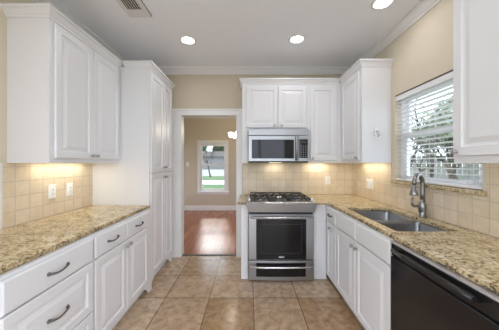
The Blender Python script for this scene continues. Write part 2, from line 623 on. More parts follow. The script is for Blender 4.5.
# wall tile
b = B().box(XL + e, XL + .009, 1.522, 2.399, .9145, 1.3705)
struct(b, 'wall_backsplash_left', M['tile_yz'], label='tan tile backsplash above the left counter', cat='backsplash')
b = B().box(-.092, XR - .0095, YB - .009, YB - e, .9145, 1.3705)
struct(b, 'wall_backsplash_back', M['tile_xz'], label='tan tile backsplash behind the range', cat='backsplash')
b = B().box(XR - .009, XR - e, .46, 1.405, .9145, 1.3705).box(XR - .009, XR - e, 1.405, 2.35, .9145, 1.158).box(XR - .009, XR - e, 2.35, YB - e, .9145, 1.3705)
struct(b, 'wall_backsplash_right', M['tile_yz'], label='tan tile backsplash under the sink window', cat='backsplash')
b = B().box(XL + e, XL + .011, 1.44, 1.5215, .9145, 1.3705)
struct(b, 'trim_backsplash_edge', M['trim'], label='white edge strip ending the left backsplash', cat='trim', bevel=.002)

# side window: frame, sashes, glass
w1 = B().frame(FR(XR + .135), WY0, WY1, WZ0 - .03, WZ1, .035, 0, .075).build('window_1', M['vinyl'], None, at=(XR + .1, 1.87, WZ0), bevel=.003)
tag(w1, 'white double hung window above the sink', 'window', kind='structure')
b = B().frame(FR(XR + .115), WY0 + .036, WY1 - .036, 1.62, WZ1 - .036, .045, 0, .024, .04)
b.build('window_sash', M['vinyl'], w1, bevel=.003)
b = B().frame(FR(XR + .090), WY0 + .036, WY1 - .036, WZ0 + .006, 1.665, .045, 0, .024, .045)
b.build('window_sash', M['vinyl'], w1, bevel=.003)
B().fbox(FR(XR + .104), WY0 + .082, WY1 - .082, 1.661, WZ1 - .077, 0, .004).build('window_pane', M['glass'], w1)
B().fbox(FR(XR + .079), WY0 + .082, WY1 - .082, WZ0 + .052, 1.619, 0, .004).build('window_pane', M['glass'], w1)
b = B().box(XR - .032, XR + .058, WY0 + .0005, WY1 - .0005, WZ0 - .0295, WZ0)
b.box(XR - .032, XR - .0005, 1.408, WY0, WZ0 - .0295, WZ0).box(XR - .032, XR - .0005, WY1, 2.346, WZ0 - .0295, WZ0)
sl = b.build('window_sill', M['granite'], None, at=(XR, 1.87, WZ0 - .03), bevel=.004)
tag(sl, 'granite sill under the sink window', 'window sill', kind='structure')

# far window
F = FB(YD1 - e)
w2 = B().frame(FB(YD1 + .10), fx0, fx1, fz0, fz1, .03, 0, .07).build('window_2', M['vinyl'], None, at=(-1.045, YD1, fz0), bevel=.002)
tag(w2, 'white double hung garden window on the far wall', 'window', kind='structure')
b = B()
b.fbox(F, fx0 - .065, fx0, fz0, fz1, 0, .018).fbox(F, fx1, fx1 + .065, fz0, fz1, 0, .018)
b.fbox(F, fx0 - .065, fx1 + .065, fz1, fz1 + .065, 0, .018)
b.fbox(F, fx0 - .085, fx1 + .085, fz0 - .022, fz0, 0, .05).fbox(F, fx0 - .065, fx1 + .065, fz0 - .085, fz0 - .022, 0, .016)
b.build('window_casing', M['trim'], w2, bevel=.002)
zm = 1.34
B().frame(FB(YD1 + .085), fx0 + .031, fx1 - .031, zm - .05, fz1 - .031, .035, 0, .02).build('window_sash', M['vinyl'], w2)
B().frame(FB(YD1 + .064), fx0 + .031, fx1 - .031, fz0 + .031, zm, .035, 0, .02, .045).build('window_sash', M['vinyl'], w2)
B().fbox(FB(YD1 + .076), fx0 + .067, fx1 - .067, zm - .014, fz1 - .067, 0, .004).build('window_pane', M['glass'], w2)
B().fbox(FB(YD1 + .055), fx0 + .067, fx1 - .067, fz0 + .077, zm - .046, 0, .004).build('window_pane', M['glass'], w2)

# ------------------------------------------------------------------ outside
b = B().box(-90, 90, -40, 130, GZ - .1, GZ)
struct(b, 'ground', M['grass'], label='green lawn outside the windows', cat='lawn')
b = B().hexa([(-40, 15.0, GZ), (40, 15.6, GZ), (40, 19.0, GZ), (-40, 18.2, GZ), (-40, 15.0, GZ + .02), (40, 15.6, GZ + .02), (40, 19.0, GZ + .02), (-40, 18.2, GZ + .02)])
struct(b, 'path', M['concrete'], label='pale concrete path crossing the lawn', cat='path')
b = B().box(-80, 80, 25, 52, GZ, GZ + .015)
struct(b, 'street', M['asphalt'], label='pale street beyond the lawn', cat='street')
b = B().box(-10, 10, YR - 9, YR - .15, GZ, GZ + .03).box(-10, XL - .15, YR - .15, 1.0, GZ, GZ + .03).box(XR + .15, 10, YR - .15, 1.0, GZ, GZ + .03)
struct(b, 'patio_ground', M['concrete'], label='pale concrete patio behind the kitchen', cat='patio')

# ------------------------------------------------------------------ cabinet pieces
RAISED = [(.007, 0), (.007, .004), (0, .0045), (0, .014), (.005, .019), (.052, .0195), (.057, .010), (.068, .009), (.097, .0185), (.101, .019)]
FLAT = [(.007, 0), (.007, .004), (0, .0045), (0, .013), (.007, .019), (.012, .0195)]
CROWN = [(0, 2.400), (.008, 2.400), (.009, 2.413), (.016, 2.420), (.030, 2.444), (.036, 2.450), (.042, 2.452), (.042, 2.470), (0, 2.470)]


def knob(F, u, v, parent, w=.019):
    p0, p1 = Vector(F(u, v, w)), Vector(F(u, v, w + 1))
    B().lathe(p0, p1 - p0, [(0, .010), (.003, .010), (.004, .0055), (.012, .0055), (.015, .013), (.020, .0155), (.025, .0145), (.028, .009)], 16).build('knob', M['knob'], parent)


def pull(F, u, v, parent, half=.060, w=.019):
    b = B()
    pts, rad = [], []
    for k in range(15):
        t = k / 14 * 2 - 1
        pts.append(F(u + t * half, v + .004 * math.sin(t * 3.0), w + .004 + .026 * (1 - abs(t) ** 2.6)))
        rad.append(.0048 + .0035 * abs(t) ** 3)
    b.tube(pts, rad, 10)
    for s in (-1, 1):
        p0, p1 = Vector(F(u + s * half, v, w)), Vector(F(u + s * half, v, w + 1))
        b.lathe(p0, p1 - p0, [(0, .010), (.004, .010), (.008, .007)], 12)
    b.build('pull', M['pewter'], parent)


def door(F, u0, u1, v0, v1, parent, kn=None):
    d = B().rings(F, u0, u1, v0, v1, RAISED).build('door', M['cab'], parent)
    if kn:
        knob(F, kn[0], kn[1], d)
    return d


def drawer(F, u0, u1, v0, v1, parent, raised=False, hp=True):
    d = B().rings(F, u0, u1, v0, v1, RAISED if raised else FLAT).build('drawer', M['cab'], parent)
    if hp:
        pull(F, (u0 + u1) / 2, (v0 + v1) / 2, d)
    return d


G_BASE = None
# --- left base cabinets
LF = -1.060
F = FL(LF)


def base_left(y0, y1, label):
    c = thing('base_cabinet', label, 'base cabinet', ((XL + LF) / 2, (y0 + y1) / 2, 0))
    b = B().box(XL + .001, LF, y0 + .0005, y1 - .0005, .11, .8835).box(XL + .001, LF - .065, y0 + .0005, y1 - .0005, 0.0005, .11)
    b.build('body', M['cab'], c, bevel=.0015)
    return c


c = base_left(.90, 1.484, 'white left base cabinet of three stacked drawers with arched pulls')
drawer(F, .928, 1.476, .718, .868, c)
drawer(F, .928, 1.476, .386, .710, c, True)
drawer(F, .928, 1.476, .125, .379, c, True)
c = base_left(1.485, 2.398, 'white left base cabinet with two drawers over two knobbed doors, beside the pantry')
d = drawer(F, 1.494, 1.879, .718, .868, c)
d = drawer(F, 1.886, 2.285, .718, .868, c)
door(F, 1.494, 1.879, .125, .708, c, (1.848, .672))
door(F, 1.886, 2.285, .125, .708, c, (1.916, .672))
# bracket foot under the end
b = B()
fp = [(2.397, 0.0005), (2.33, 0.0005), (2.315, .03), (2.285, .055), (2.245, .075), (2.20, .109), (2.397, .109)]
v0 = [b.bm.verts.new((LF, y, z)) for y, z in fp]
v1 = [b.bm.verts.new((LF - .02, y, z)) for y, z in fp]
b.bm.faces.new(v0)
b.bm.faces.new(v1[::-1])
for i in range(len(fp)):
    j = (i + 1) % len(fp)
    b.bm.faces.new((v0[i], v0[j], v1[j], v1[i]))
b.build('bracket_foot', M['cab'], c)

# --- pantry
PF = -1.087
F = FL(PF + .0)
PE = 3.095
c = thing('pantry_cabinet', 'tall white pantry cabinet of four doors beside the doorway', 'pantry', ((XL + PF) / 2, 2.80, 0))
b = B().box(XL + .001, PF, 2.40, PE, .11, 2.42).box(XL + .001, PF - .06, 2.40, PE, 0.0005, .11)
b.build('body', M['cab'], c, bevel=.0015)
B().sweep([(-1.3535, 2.40), (PF, 2.40), (PF, PE)], CROWN).build('crown', M['cab'], c)
for z0, z1, kz in ((.13, 1.252, 1.195), (1.260, 2.375, 1.32)):
    door(F, 2.415, 2.772, z0, z1, c, (2.747, kz))
    door(F, 2.779, 3.062, z0, z1, c, (2.806, kz))
for s, y in ((1, 2.401), (-1, PE - .001)):
    b = B()
    fp = [(y, 0.0005), (y + s * .05, 0.0005), (y + s * .065, .03), (y + s * .10, .06), (y + s * .15, .08), (y + s * .19, .109), (y, .109)]
    v0 = [b.bm.verts.new((PF, yy, z)) for yy, z in fp]
    v1 = [b.bm.verts.new((PF - .02, yy, z)) for yy, z in fp]
    b.bm.faces.new(v0)
    b.bm.faces.new(v1[::-1])
    for i in range(len(fp)):
        j = (i + 1) % len(fp)
        b.bm.faces.new((v0[i], v0[j], v1[j], v1[i]))
    b.build('bracket_foot', M['cab'], c)

def upbox(x0, x1, y0, y1, z0, z1):
    """wall cabinet carcass whose bottom panel sits up inside a 20 mm lip"""
    b = B().box(x0, x1, y0, y1, z0 + .02, z1)
    b.box(x0, x0 + .018, y0, y1, z0, z0 + .02).box(x1 - .018, x1, y0, y1, z0, z0 + .02)
    b.box(x0 + .018, x1 - .018, y0, y0 + .018, z0, z0 + .02).box(x0 + .018, x1 - .018, y1 - .018, y1, z0, z0 + .02)
    return b


# --- left wall cabinet
UF = -1.414
F = FL(UF)
c = thing('wall_cabinet', 'white two door wall cabinet over the left counter and outlets', 'wall cabinet', ((XL + UF) / 2, 1.98, 1.371))
upbox(XL + .001, UF, 1.556, 2.399, 1.371, 2.42).build('body', M['cab'], c, bevel=.0015)
door(F, 1.590, 1.979, 1.405, 2.385, c, (1.950, 1.435))
door(F, 1.986, 2.375, 1.405, 2.385, c, (2.014, 1.435))
B().sweep([(XL + .001, 1.556), (UF, 1.556), (UF, 2.399)], CROWN).build('crown', M['cab'], c)

# --- back wall cabinets
BF = 2.880
F = FB(BF)
c = thing('wall_cabinet', 'short white two door wall cabinet above the microwave', 'wall cabinet', (.33, 3.04, 1.371))
b = B().box(-.088, .7555, BF, YB - .001, 1.803, 2.42).box(-.088, -.013, BF, YB - .0095, 1.371, 1.803)
b.build('body', M['cab'], c, bevel=.0015)
door(F, -.040, .372, 1.828, 2.372, c, (.330, 1.858))
door(F, .379, .752, 1.828, 2.372, c, (.424, 1.858))
B().sweep([(-.088, YB - .027), (-.088, BF), (.7555, BF)], CROWN).build('crown', M['cab'], c)
c = thing('wall_cabinet', 'narrow white single door wall cabinet right of the microwave', 'wall cabinet', (.98, 3.04, 1.371))
upbox(.7565, 1.209, BF, YB - .001, 1.371, 2.42).build('body', M['cab'], c, bevel=.0015)
door(F, .796, 1.140, 1.405, 2.372, c, (.826, 1.430))
B().sweep([(.7565, BF), (1.1665, BF)], CROWN).build('crown', M['cab'], c)

# --- right wall cabinets
RF = 1.210
F = FR(RF)
c = thing('wall_cabinet', 'white corner wall cabinet left of the sink window, with a hook on its side', 'wall cabinet', (1.37, 2.78, 1.371))
upbox(RF, XR - .001, 2.358, YB - .001, 1.371, 2.42).build('body', M['cab'], c, bevel=.0015)
door(F, 2.400, 2.838, 1.405, 2.372, c, (2.430, 1.432))
B().sweep([(RF, BF - .001), (RF, 2.358), (XR - .001, 2.358)], CROWN).build('crown', M['cab'], c)
c = thing('wall_cabinet', 'white wall cabinet at the right edge, near side of the sink window', 'wall cabinet', (1.37, .87, 1.371))
upbox(RF, XR - .001, .45, 1.30, 1.371, 2.42).build('body', M['cab'], c, bevel=.0015)
door(F, .882, 1.288, 1.410, 2.372, c, (1.262, 1.436))
door(F, .462, .872, 1.410, 2.372, c, (.490, 1.436))
B().sweep([(XR - .001, 1.30), (RF, 1.30), (RF, .45)], CROWN).build('crown', M['cab'], c)

# --- right base cabinets
DF = .914
F = FR(DF)


def base_right(y0, y1, label, hollow=False):
    c = thing('base_cabinet', label, 'base cabinet', ((DF + XR) / 2, (y0 + y1) / 2, 0))
    top = .8835 if not hollow else .66
    b = B().box(DF, XR - .001, y0 + .0005, y1 - .0005, .08, top).box(DF + .065, XR - .001, y0 + .0005, y1 - .0005, 0.0005, .08)
    if hollow:
        b.box(DF, DF + .02, y0 + .0005, y1 - .0005, top, .8835)
    b.build('body', M['cab'], c, bevel=.0015)
    return c


c = base_right(2.276, 2.598, 'narrow white base cabinet in the corner right of the range')
drawer(F, 2.287, 2.543, .718, .868, c, hp=False)
pull(F, 2.415, .795, [o for o in COL.objects if o.parent == c and o.name.startswith('drawer')][0], half=.042)
door(F, 2.287, 2.543, .088, .708, c, (2.42, .655))
c = base_right(1.3935, 2.2755, 'white sink base cabinet of two doors under two plain false fronts', True)
drawer(F, 1.862, 2.267, .718, .868, c, hp=False)
drawer(F, 1.402, 1.855, .718, .868, c, hp=False)
door(F, 1.862, 2.267, .088, .708, c, (1.895, .660))
door(F, 1.402, 1.855, .088, .708, c, (1.822, .660))
c = thing('end_panel', 'white end panel at the near side of the dishwasher', 'panel', (1.2, .755, 0))
B().box(DF, XR - .001, .742, .772, .0005, .8835).build('board', M['cab'], c, bevel=.0015)
# fillers at the range
c = B().box(.7575, .9135, 2.600, 2.62, .0005, .8835).build('filler_panel', M['cab'], at=(.81, 2.61, 0), bevel=.0015)
tag(c, 'white filler panel in the corner right of the range', 'panel')
c = B().box(-.092, -.0115, 2.600, YB - .028, .0005, .8835).build('filler_panel', M['cab'], at=(-.05, 2.9, 0), bevel=.0015)
tag(c, 'white end panel between the doorway and the range', 'panel')


# ------------------------------------------------------------------ countertops
def rrect(x0, x1, y0, y1, r, n=6):
    pts = []
    for cx, cy, a in ((x1 - r, y1 - r, 0), (x0 + r, y1 - r, 90), (x0 + r, y0 + r, 180), (x1 - r, y0 + r, 270)):
        for k in range(n + 1):
            t = math.radians(a + 90 * k / n)
            pts.append((cx + r * math.cos(t), cy + r * math.sin(t)))
    return pts


CT0, CT1 = .884, .914
b = B().slab([[(XL + .0095, .88), (-1.084, .88), (-1.084, 2.3985), (XL + .0095, 2.3985)]], CT0, CT1)
o = b.build('countertop', M['granite'], at=(-1.4, 1.64, CT0), bevel=.008, seg=3)
tag(o, 'long speckled gold granite countertop along the left wall', 'countertop')
ce, cy = .917, 2.565
R = .07
corner = [(ce - R + R * math.cos(math.radians(a)), cy - R + R * math.sin(math.radians(a))) for a in (90, 67, 45, 22, 0)]
outer = [(.7575, YB - .0095), (.7575, cy)] + corner + [(ce, .70), (XR - .0095, .70), (XR - .0095, YB - .0095)]
SK = (0.990, 1.412, 1.475, 2.243)
hole = rrect(*SK, .028)[::-1]
b = B().slab([outer, hole], CT0, CT1)
o = b.build('countertop', M['granite'], at=(1.2, 1.9, CT0), bevel=.006, seg=3)
tag(o, 'speckled gold granite countertop holding the sink on the right', 'countertop')
b = B().slab([[(-.130, cy), (-.0115, cy), (-.0115, YB - .0095), (-.092, YB - .0095), (-.092, YB - .03), (-.130, YB - .03)]], CT0, CT1)
o = b.build('countertop', M['granite'], at=(-.06, 2.9, CT0), bevel=.006, seg=3)
tag(o, 'small granite countertop piece between doorway and range', 'countertop')

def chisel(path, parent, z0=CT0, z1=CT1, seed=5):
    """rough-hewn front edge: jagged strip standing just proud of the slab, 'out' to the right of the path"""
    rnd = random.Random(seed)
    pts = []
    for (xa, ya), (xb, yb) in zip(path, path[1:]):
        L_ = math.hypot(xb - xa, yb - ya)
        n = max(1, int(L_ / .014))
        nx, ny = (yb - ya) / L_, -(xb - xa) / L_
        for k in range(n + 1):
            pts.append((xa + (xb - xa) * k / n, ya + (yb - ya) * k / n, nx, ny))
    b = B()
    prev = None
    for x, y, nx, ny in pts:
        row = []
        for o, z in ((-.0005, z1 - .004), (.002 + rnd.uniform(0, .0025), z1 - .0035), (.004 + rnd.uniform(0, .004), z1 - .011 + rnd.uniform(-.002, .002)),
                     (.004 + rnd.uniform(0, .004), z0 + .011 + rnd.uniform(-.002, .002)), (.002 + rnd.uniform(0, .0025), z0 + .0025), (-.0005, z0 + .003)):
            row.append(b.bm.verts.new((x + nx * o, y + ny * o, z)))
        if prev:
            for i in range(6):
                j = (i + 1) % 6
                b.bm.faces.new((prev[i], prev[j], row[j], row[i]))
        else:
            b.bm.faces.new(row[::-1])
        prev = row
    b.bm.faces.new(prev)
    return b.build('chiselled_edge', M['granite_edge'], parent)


tops = [o for o in COL.objects if o.name.startswith('countertop')]
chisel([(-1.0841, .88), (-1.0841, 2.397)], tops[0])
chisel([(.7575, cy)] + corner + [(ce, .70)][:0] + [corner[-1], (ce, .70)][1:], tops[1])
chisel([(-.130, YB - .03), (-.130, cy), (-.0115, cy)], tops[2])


# ------------------------------------------------------------------ sink
sk = thing('sink', 'stainless steel double bowl undermount sink', 'sink', (1.22, 1.87, .68))


RB = .032


def bowl(y0, y1, depth):
    b = B()
    x0, x1 = SK[0] - .006, SK[1] + .006
    zt = CT0 - .0015
    L0 = [(rrect(x0 - .012, x1 + .012, y0 - .012, y1 + .012, .055), zt)]
    seq = [(-.012, .04, zt), (0, RB, zt), (.003, RB, zt - .02), (.012, RB, zt - depth + .03), (.03, RB, zt - depth + .006), (.05, RB, zt - depth)]
    rs = []
    for ins, r, z in seq:
        rs.append([b.bm.verts.new((x, y, z)) for x, y in rrect(x0 + ins, x1 - ins, y0 + ins, y1 - ins, r)])
    for a, c_ in zip(rs, rs[1:]):
        for i in range(len(a)):
            j = (i + 1) % len(a)
            b.quad(a[i], a[j], c_[j], c_[i], True)
    b.bm.faces.new(rs[-1])
    o = b.build('bowl', M['sink'], sk, recalc=False)
    md = o.modifiers.new('thickness', 'SOLIDIFY')
    md.thickness = .0015
    md.offset = -1
    cxy = ((x0 + x1) / 2, (y0 + y1) / 2, zt - depth + .001)
    B().lathe(cxy, (0, 0, 1), [(0, .042), (.003, .042), (.004, .036), (.001, .030), (.001, .001)], 20).build('drain', M['steel'], sk)


bowl(1.873, SK[3] + .004, .19)
bowl(SK[2] - .004, 1.845, .19)

# ------------------------------------------------------------------ faucet
fx, fy = 1.470, 1.866
fc = thing('faucet', 'brushed nickel pull-down faucet at the sink', 'faucet', (fx, fy, CT1))
b = B().lathe((fx, fy, CT1 + .0003), (0, 0, 1), [(0, .031), (.006, .031), (.010, .027), (.05, .027), (.075, .030), (.105, .029), (.125, .022), (.14, .0185)], 24)
b.build('base', M['nickel'], fc)
dx, dy = -.155, -.115
pts, rad = [], []
pts.append((fx, fy, CT1 + .13)); rad.append(.0185)
pts.append((fx, fy, CT1 + .20)); rad.append(.018)
zc = CT1 + .285
for k in range(13):
    t = math.radians(180 - 15 * k)
    u = .5 + .5 * math.cos(t)
    pts.append((fx + dx * u, fy + dy * u, zc + .075 * math.sin(t)))
    rad.append(.0175)
b = B().tube(pts, rad, 16)
b.build('spout', M['nickel'], fc)
ex, ey = fx + dx, fy + dy
b = B().lathe((ex, ey, zc + .002), (-.05, -.04, -1), [(0, .0145), (.012, .017), (.03, .0175), (.034, .020), (.06, .027), (.082, .031), (.088, .028)], 20)
b.build('spray_head', M['nickel'], fc)
b = B().tube([(fx, fy, CT1 + .09), (fx - .03, fy + .004, CT1 + .092), (fx - .066, fy + .008, CT1 + .088), (fx - .078, fy + .010, CT1 + .098),
              (fx - .080, fy + .010, CT1 + .125), (fx - .078, fy + .010, CT1 + .165)], [.012, .011, .010, .010, .0085, .0095], 12)
b.build('lever', M['nickel'], fc)

# ------------------------------------------------------------------ range
rg = thing('range', 'stainless steel slide-in gas range with black oven window', 'range', (.372, 2.88, 0))
RX0, RX1 = -.007, .7515
B().box(RX0 + .004, RX1 - .004, 2.575, YB - .03, .012, .905).box(RX0 + .05, RX1 - .05, 2.62, YB - .06, .0005, .012).build('body', M['steel'], rg)
b = B().slab([rrect(-.034, .775, 2.520, YB - .012, .012)], .9148, .926)
b.build('cooktop', M['steel'], rg, bevel=.004)
b = B().slab([rrect(.03, .715, 2.59, YB - .05, .03)], .9262, .929)
b.build('cooktop_pan', M['black'], rg)
# slanted control panel, wider at the top
b = B().hexa([(RX0, 2.512, .806), (RX1, 2.512, .806), (RX1, 2.573, .806), (RX0, 2.573, .806),
              (-.034, 2.497, .912), (.775, 2.497, .912), (.775, 2.563, .912), (-.034, 2.563, .912)])
cp = b.build('control_panel', M['steel'], rg, bevel=.005)
b = B().tube([(-.034, 2.502, .917), (.775, 2.502, .917)], .010, 12)
b.build('front_rail', M['handle'], rg)
B().box(RX0 + .01, RX1 - .01, 2.556, 2.575, .778, .806).build('vent_gap', M['matblack'], rg)
# oven door
YF = 2.546
F = FB(YF)
b = B().fbox(F, RX0, RX1, .250, .776, -.028, 0)
dr = b.build('door', M['steel'], rg, bevel=.006)
b = B().slab([rrect(.083, .662, .256, .722, .008)], 0, .004)
for v in b.bm.verts:
    v.co = Vector((v.co.x, YF - .0003 - v.co.z, v.co.y))
gl = b.build('oven_window', M['blackglass'], dr)
b = B().frame(FB(YF - .0044), .135, .61, .325, .665, .006, 0, .0006)
b.build('window_border', M['matblack'], dr)
b = B().fbox(FB(YF - .0044), .345, .405, .276, .290, 0, .0015)
b.build('badge', M['badge'], dr, bevel=.0004)
b = B().tube([(.012, YF - .045, .748), (.732, YF - .045, .748)], .0115, 14)
for x in (.05, .694):
    b.tube([(x, YF, .748), (x, YF - .042, .748)], .009, 10)
hd = b.build('handle', M['handle'], dr)
# drawer
b = B()
n = 16
pr = []
for k in range(n + 1):
    t = k / n
    x = RX0 + (RX1 - RX0) * t
    pr.append((x, YF - .012 * (1 - (2 * t - 1) ** 2)))
lo = [b.bm.verts.new((x, y, .014)) for x, y in pr] + [b.bm.verts.new((RX1, 2.574, .014)), b.bm.verts.new((RX0, 2.574, .014))]
hi = [b.bm.verts.new((x, y, .238)) for x, y in pr] + [b.bm.verts.new((RX1, 2.574, .238)), b.bm.verts.new((RX0, 2.574, .238))]
b.bm.faces.new(lo[::-1])
b.bm.faces.new(hi)
for i in range(len(lo)):
    j = (i + 1) % len(lo)
    b.bm.faces.new((lo[i], lo[j], hi[j], hi[i]))
dw = b.build('drawer', M['steel'], rg, bevel=.003)
b = B()
xs = [.083 + (.655 - .083) * k / 12 for k in range(13)]
def yfront(x):
    t = (x - RX0) / (RX1 - RX0)
    return YF - .012 * (1 - (2 * t - 1) ** 2)
rows = [[b.bm.verts.new((x, yfront(x) + dy_, z)) for x in xs] for z, dy_ in ((.060, .001), (.060, -.003), (.218, -.003), (.218, .001))]
for a, c_ in zip(rows, rows[1:] + rows[:1]):
    for i in range(12):
        b.bm.faces.new((a[i], a[i + 1], c_[i + 1], c_[i]))
for i in (0, 12):
    b.bm.faces.new([r[i] for r in rows])
b.build('drawer_glass', M['blackglass'], dw)
b = B().tube([(.012, YF - .050, .184), (.20, YF - .056, .184), (.372, YF - .058, .184), (.54, YF - .056, .184), (.732, YF - .050, .184)], .0115, 14)
for x in (.05, .694):
    b.tube([(x, yfront(x) , .184), (x, YF - .050, .184)], .009, 10)
b.build('handle', M['handle'], dw)
# burners and grates
for bx, by, br_ in ((.145, 2.72, .042), (.145, 3.00, .036), (.372, 2.86, .052), (.60, 2.72, .036), (.60, 3.00, .046)):
    b = B().lathe((bx, by, .9295), (0, 0, 1), [(0, br_ + .012), (.006, br_ + .010), (.008, br_), (.018, br_), (.019, br_ - .004)], 20)
    q = b.build('burner', M['badge'], rg)
    B().lathe((bx, by, .9485), (0, 0, 1), [(0, br_ - .006), (.006, br_ - .005), (.009, br_ - .012)], 20).build('burner_cap', M['iron'], q)
for gx0, gx1 in ((.014, .250), (.255, .489), (.494, .730)):
    b = B()
    zt, w = .958, .0065
    y0, y1 = 2.605, 3.125
    for x in (gx0 + w, gx1 - w):
        b.box(x - w, x + w, y0, y1, zt - .014, zt)
        for y in (y0 + .012, y1 - .012, (y0 + y1) / 2):
            b.box(x - w, x + w, y - .008, y + .008, .9293, zt - .014)
    for y in (y0 + w, (y0 + y1) / 2, y1 - w):
        b.box(gx0 + 2 * w, gx1 - 2 * w, y - w, y + w, zt - .014, zt)
    xm = (gx0 + gx1) / 2
    for yc in (2.73, 3.00):
        for a in range(4):
            t = math.radians(45 + 90 * a)
            p0 = (xm + .10 * math.cos(t) * .95, yc + .11 * math.sin(t), zt - .002)
            p1 = (xm + .030 * math.cos(t), yc + .030 * math.sin(t), zt + .006)
            b.tube([p0, p1], [.007, .006], 8)
    b.build('grate', M['iron'], rg, bevel=.002)
# knobs along the left and right of the cooktop
for x, y in ((.000, 2.60), (.000, 2.70), (.743, 2.60), (.743, 2.70)):
    B().lathe((x, y, .9263), (0, 0, 1), [(0, .021), (.004, .021), (.006, .017), (.026, .0165), (.029, .013)], 18).build('control_knob', M['badge'], rg)

# ------------------------------------------------------------------ microwave
YM = 2.785
mw = thing('microwave', 'stainless steel over-the-range microwave with black window', 'microwave', (.372, 2.99, 1.378))
MX0, MX1 = -.008, .752
B().box(MX0 + .002, MX1 - .002, YM + .022, YB - .0095, 1.394, 1.8015).build('body', M['matblack'], mw)
F = FB(YM)
B().fbox(F, MX0, MX1, 1.722, 1.8005, -.021, .004).build('vent_strip', M['steel'], mw, bevel=.004)
b = B().fbox(F, MX0, .622, 1.392, 1.718, -.021, 0)
dr = b.build('door', M['steel'], mw, bevel=.004)
b = B().slab([rrect(.035, .570, 1.428, 1.668, .012)], 0, .003)
for v in b.bm.verts:
    v.co = Vector((v.co.x, YM - .0003 - v.co.z, v.co.y))
b.build('door_window', M['blackglass'], dr)
b = B().tube([(.598, YM - .035, 1.405), (.598, YM - .035, 1.705)], .0125, 14)
for z in (1.43, 1.68):
    b.tube([(.598, YM, z), (.598, YM - .033, z)], .009, 10)
b.build('handle', M['steel'], dr)
pn = B().fbox(F, .6245, MX1, 1.392, 1.718, -.021, 0).build('control_panel', M['steel'], mw, bevel=.004)
B().fbox(FB(YM - .0003), .632, .742, 1.434, 1.672, 0, .003).build('keypad', M['blackglass'], pn)
b = B()
for i in range(3):
    for j in range(6):
        b.fbox(FB(YM - .0034), .650 + i * .030, .664 + i * .030, 1.452 + j * .026, 1.460 + j * .026, 0, .0006)
b.build('key_legend', M['greybtn'], pn)
B().fbox(FB(YM - .0034), .648, .726, 1.625, 1.655, 0, .0006).build('display', M['black'], pn)
B().box(MX0 + .004, MX1 - .004, YM + .004, YM + .0215, 1.378, 1.391).build('bottom_grille', M['matblack'], mw)

# ------------------------------------------------------------------ dishwasher
dwx = .892
dws = thing('dishwasher', 'gloss black dishwasher built in at the right', 'dishwasher', (1.2, 1.085, 0))
B().box(dwx + .035, XR - .02, .778, 1.390, .01, .880).box(dwx + .10, XR - .02, .79, 1.38, .0005, .01).build('body', M['matblack'], dws)
F = FR(dwx)
d = B().fbox(F, .780, 1.389, .115, .790, -.033, 0).build('door', M['black'], dws, bevel=.006)
B().fbox(F, .780, 1.389, .793, .871, -.033, -.004).build('control_panel', M['black'], dws, bevel=.006)
B().fbox(F, .780, 1.389, .8725, .8830, -.030, .0).build('top_trim', M['badge'], dws)
b = B().tube([FR(dwx)(y, .845 - .004 * (1 - abs(t)), .026) for t, y in ((-1, .845), (-.5, .95), (0, 1.075), (.5, 1.20), (1, 1.325))], .013, 14)
for y in (.86, 1.31):
    b.tube([F(y, .838, -.004), F(y, .838, .026)], .011, 12)
b.build('handle', M['black'], dws)

# ------------------------------------------------------------------ outlets and switches
def outlet(name, F, u, v, label, group=None, switch=False):
    p = F(u, v, 0)
    t = thing(name, label, 'light switch' if switch else 'outlet', p, group)
    B().rings(F, u - .036, u + .036, v - .060, v + .060, [(0, .0003), (0, .004), (.004, .007)]).build('cover_plate', M['plate'], t)
    if switch:
        B().rings(F, u - .016, u + .016, v - .033, v + .033, [(0, .007), (0, .010), (.003, .012)]).build('rocker', M['plate'], t)
    else:
        r = B().rings(F, u - .017, u + .017, v - .034, v + .034, [(0, .007), (0, .0085), (.002, .0095)]).build('receptacle', M['plate'], t)
        b = B()
        for dv in (-.017, .017):
            for du in (-.006, .006):
                b.fbox(F, u + du - .0013, u + du + .0013, v + dv - .004, v + dv + .005, .0093, .0098)
            b.fbox(F, u - .002, u + .002, v + dv - .011, v + dv - .007, .0093, .0098)
        b.build('slots', M['slot'], r)
    return t


F = FL(XL + .009)
outlet('outlet', F, 1.905, 1.124, 'white outlet on the left backsplash, nearer the drawers')
outlet('outlet', F, 2.092, 1.122, 'white outlet on the left backsplash, nearer the pantry')
outlet('outlet', FB(YB - .009), 1.146, 1.118, 'white outlet on the back tile right of the range')
F = FR(XR - .009)
outlet('outlet', F, 2.808, 1.108, 'white outlet on the right tile, the one nearer the corner')
outlet('light_switch', F, 2.725, 1.108, 'white rocker switch on the right tile, nearer the sink window', switch=True)
outlet('light_switch', FB(YD1), -1.785, 1.33, 'white light switch on the far tan wall left of its window', switch=True)

